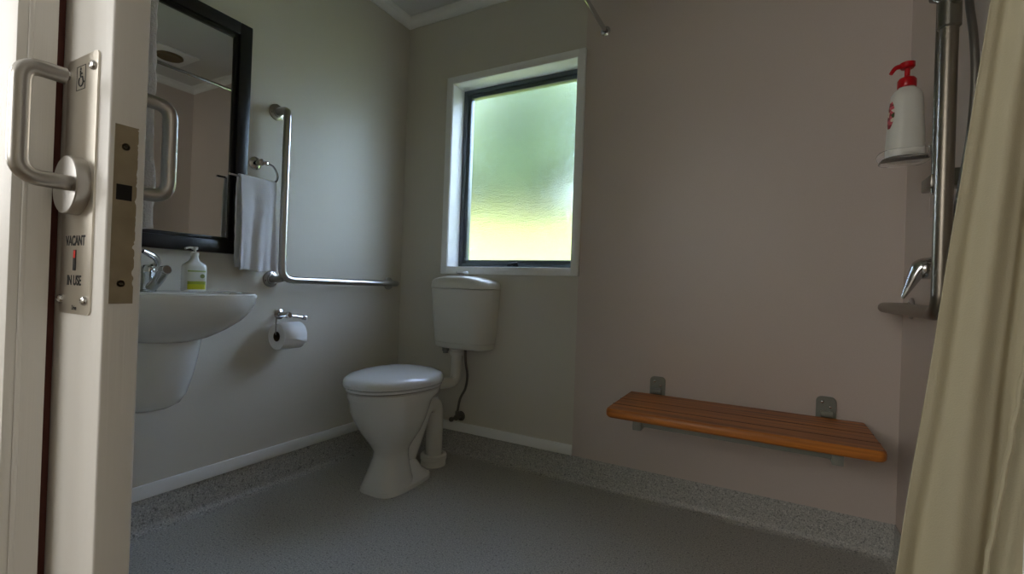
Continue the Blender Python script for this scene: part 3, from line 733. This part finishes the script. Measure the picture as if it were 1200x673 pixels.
for k in range(15):
    z = .085+.075*k/14; r = brad(z)+.0006; hw = .42*math.sin(PI*(k+.6)/15.2)**.6
    row = []
    for j in range(9):
        a = PI*1.12+hw*(j/8*2-1); c, s = math.cos(a), math.sin(a); q = 2/2.3
        row.append(bm.verts.new((px_+r*abs(c)**q*(1 if c > 0 else -1), py_+r*.8*abs(s)**q*(1 if s > 0 else -1), pz_+z)))
    rows.append(row)
for a, b in zip(rows, rows[1:]):
    for j in range(8): bm.faces.new((a[j], a[j+1], b[j+1], b[j]))
obj('bottle_label', bm, 'floral', t)

# ------------------------------------------------------------------ curtain and rod
t = thing('curtain_rod', (-.68, YB, 2.062), 'L-shaped chrome shower curtain rod fixed high to the back wall', 'curtain rod')
bm = B(); tube(bm, fillet([(-.68, YB-.004, 2.062), (-.68, .86, 2.062), (XR-.004, .86, 2.062)], .16, 12), .0095, 18); obj('rod', bm, 'chrome', t)
for p, ax in (((-.68, YB-.003, 2.062), (0, -1, 0)), ((XR, .86, 2.062), (-1, 0, 0))):
    bm = B(); lathe(bm, [(.022, 0), (.022, .003), (.013, .006), (.013, .016), (0, .016)], p, ax, 24); obj('rod_flange', bm, 'chrome', t)
def curtain():
    t = thing('shower_curtain', (.33, .86, .06), 'cream fabric shower curtain gathered at the right edge of the doorway view', 'curtain')
    bm = B(); NU, NV = 150, 60; g = []
    for i in range(NV+1):
        v = i/NV; z = 2.035-v*1.975
        xl = .253-.1000*(1.29-z)
        if z > 1.6: xl = .284+(z-1.6)*.03
        row = []
        for j in range(NU+1):
            u = j/NU
            x = xl+(.396-xl)*u
            ph = u*2*PI*2.6
            amp = .006+.006*v
            y = .86+amp*math.sin(ph+.5*v)+.004*math.sin(ph*2.3+1.3+v*2)*(.4+v*.6)+.03*u
            x2 = x+.004*math.cos(ph+.9+.7*v)*(.5+v)*math.sin(PI*u)
            x2 = min(x2, XR-.004)
            y += noise.noise(Vector((u*5, v*9, 1)))*.010*v
            row.append(bm.verts.new((x2, y, z)))
        g.append(row)
    for a, b in zip(g, g[1:]):
        for j in range(NU): bm.faces.new((a[j], a[j+1], b[j+1], b[j]))
    obj('curtain_panel', bm, 'curtain', t, solid=.0012)
    bm = B(); pts = []
    for k in range(70):
        u = k/69; z = 1.10-1.04*u; jj = .47-.10*u
        xl = .253-.1000*(1.29-z); x = xl+(.396-xl)*jj
        pts.append((x+.0008*math.sin(k*1.7)+.006*math.sin(u*7), .872-.016-.006*u+.001*math.sin(k*2.1), z))
    tube(bm, pts, [.0026+.0012*abs(math.sin(k*1.1)) for k in range(70)], 8)
    obj('puckered_hem', bm, 'curtain', t)
    for k in range(7):
        x = .292+k*.0155
        bm = B(); tube(bm, [(x, .86+.0155*math.cos(a), 2.052+.0225*math.sin(a)) for a in [i*PI/9 for i in range(19)]], .0014, 8); obj('curtain_hook', bm, 'chrome', t)
curtain()

# ------------------------------------------------------------------ ceiling extractor, visible in the mirror
t = thing('ceiling_vent', (-.065, 1.65, ZC), 'round extractor vent in a square white frame on the ceiling seen in mirror', 'vent')
bm = B(); box(bm, -.19, .06, 1.525, 1.775, ZC-.012, ZC, .004); obj('vent_frame', bm, 'white', t)
bm = B(); lathe(bm, [(.078, 0), (.078, -.010), (.070, -.016), (.060, -.012), (.02, -.006), (0, -.005)], (-.065, 1.65, ZC-.010), (0, 0, 1), 40); obj('vent_grille', bm, mat('vent_brown', srgb(104, 88, 62), .6), t)

# ------------------------------------------------------------------ hallway the camera stands in
bm = B(); box(bm, -2.6, 1.6, -1.9, YF-.02, -.08, -.002); struct('floor_hall', bm, 'hallfloor', smooth=False)
bm = B(); box(bm, -2.6, 1.6, -1.9, PY+.012, ZC, ZC+.08); struct('ceiling_hall', bm, 'ceil', smooth=False)
bm = B(); box(bm, -2.6, 1.6, -2.0, -1.9, -.08, ZC); struct('wall_hall_rear', bm, 'paint', smooth=False)
bm = B(); box(bm, -2.7, -2.6, -2.0, .2445, -.08, ZC); struct('wall_hall_left', bm, 'paint', smooth=False)
bm = B(); box(bm, 1.6, 1.7, -2.0, YF, -.08, ZC); struct('wall_hall_right', bm, 'paint', smooth=False)
bm = B(); rect_frame(bm, -2.01, -.59, 1.03, 2.21, .05, -1.90, -1.88, .002); hw_ = struct('added_window_2', bm, 'white')  # unseen rear window, added to go with the hall fill light
bm = B(); box(bm, -1.962, -.638, -1.898, -1.890, 1.078, 2.162); obj('pane', bm, 'glowpane', hw_, smooth=False)

bm = B(); yz_frame(bm, -1.29, -.31, 1.03, 2.21, .05, -2.60, -2.58, .002); hw_ = struct('added_window_3', bm, 'white')  # unseen side window, added to go with the side fill light
bm = B(); box(bm, -2.598, -2.590, -1.242, -.358, 1.078, 2.162); obj('pane', bm, 'glowpane', hw_, smooth=False)

# ------------------------------------------------------------------ outdoors, seen blurred through the glass
bm = B()
NX, NYY = 40, 30; g = []
for i in range(NYY+1):
    y = YB+.2+(i/NYY)**1.3*26; row = []
    for j in range(NX+1):
        x = -26+j/NX*46
        h = -.35+max(0, (y-3.6))*.40+.15*noise.noise(Vector((x*.3, y*.3, 0)))
        row.append(bm.verts.new((x, y, min(h, 4.6))))
    g.append(row)
for a, b in zip(g, g[1:]):
    for j in range(NX): bm.faces.new((a[j], a[j+1], b[j+1], b[j]))
o = obj('lawn', bm, 'grass'); o['kind'] = 'structure'
def tree(x, y, z0, h, r, label, seed):
    t = thing('tree', (x, y, z0), label, 'tree', None)
    bm = B(); tube(bm, spline([(x, y, z0-.3), (x+.1, y, z0+h*.3), (x, y+.1, z0+h*.6)]), lambda u: .16*(1-.5*u), 10); obj('trunk', bm, 'bark', t)
    bm = B(); bmesh.ops.create_icosphere(bm, subdivisions=5, radius=1)
    for v in bm.verts:
        d = v.co.normalized(); k = 1+.28*noise.noise(d*1.8+Vector((seed, 0, 0)))+.16*noise.noise(d*5+Vector((seed, 3, 0)))+.07*noise.noise(d*14)
        v.co = Vector((x+d.x*r*k, y+d.y*r*k, z0+h*.62+d.z*h*.46*k))
    obj('crown', bm, 'leaf', t)
tree(-5.3, 10.6, 2.2, 5.7, 2.1, 'dark green leafy tree blurred in the middle of the frosted window', 1)
tree(-9.7, 13.2, 2.4, 6.0, 2.3, 'green tree blurred at the left of the frosted window', 5)
tree(-1.6, 14.5, 3.6, 4.0, 1.5, 'green tree blurred at the right of the frosted window', 9)
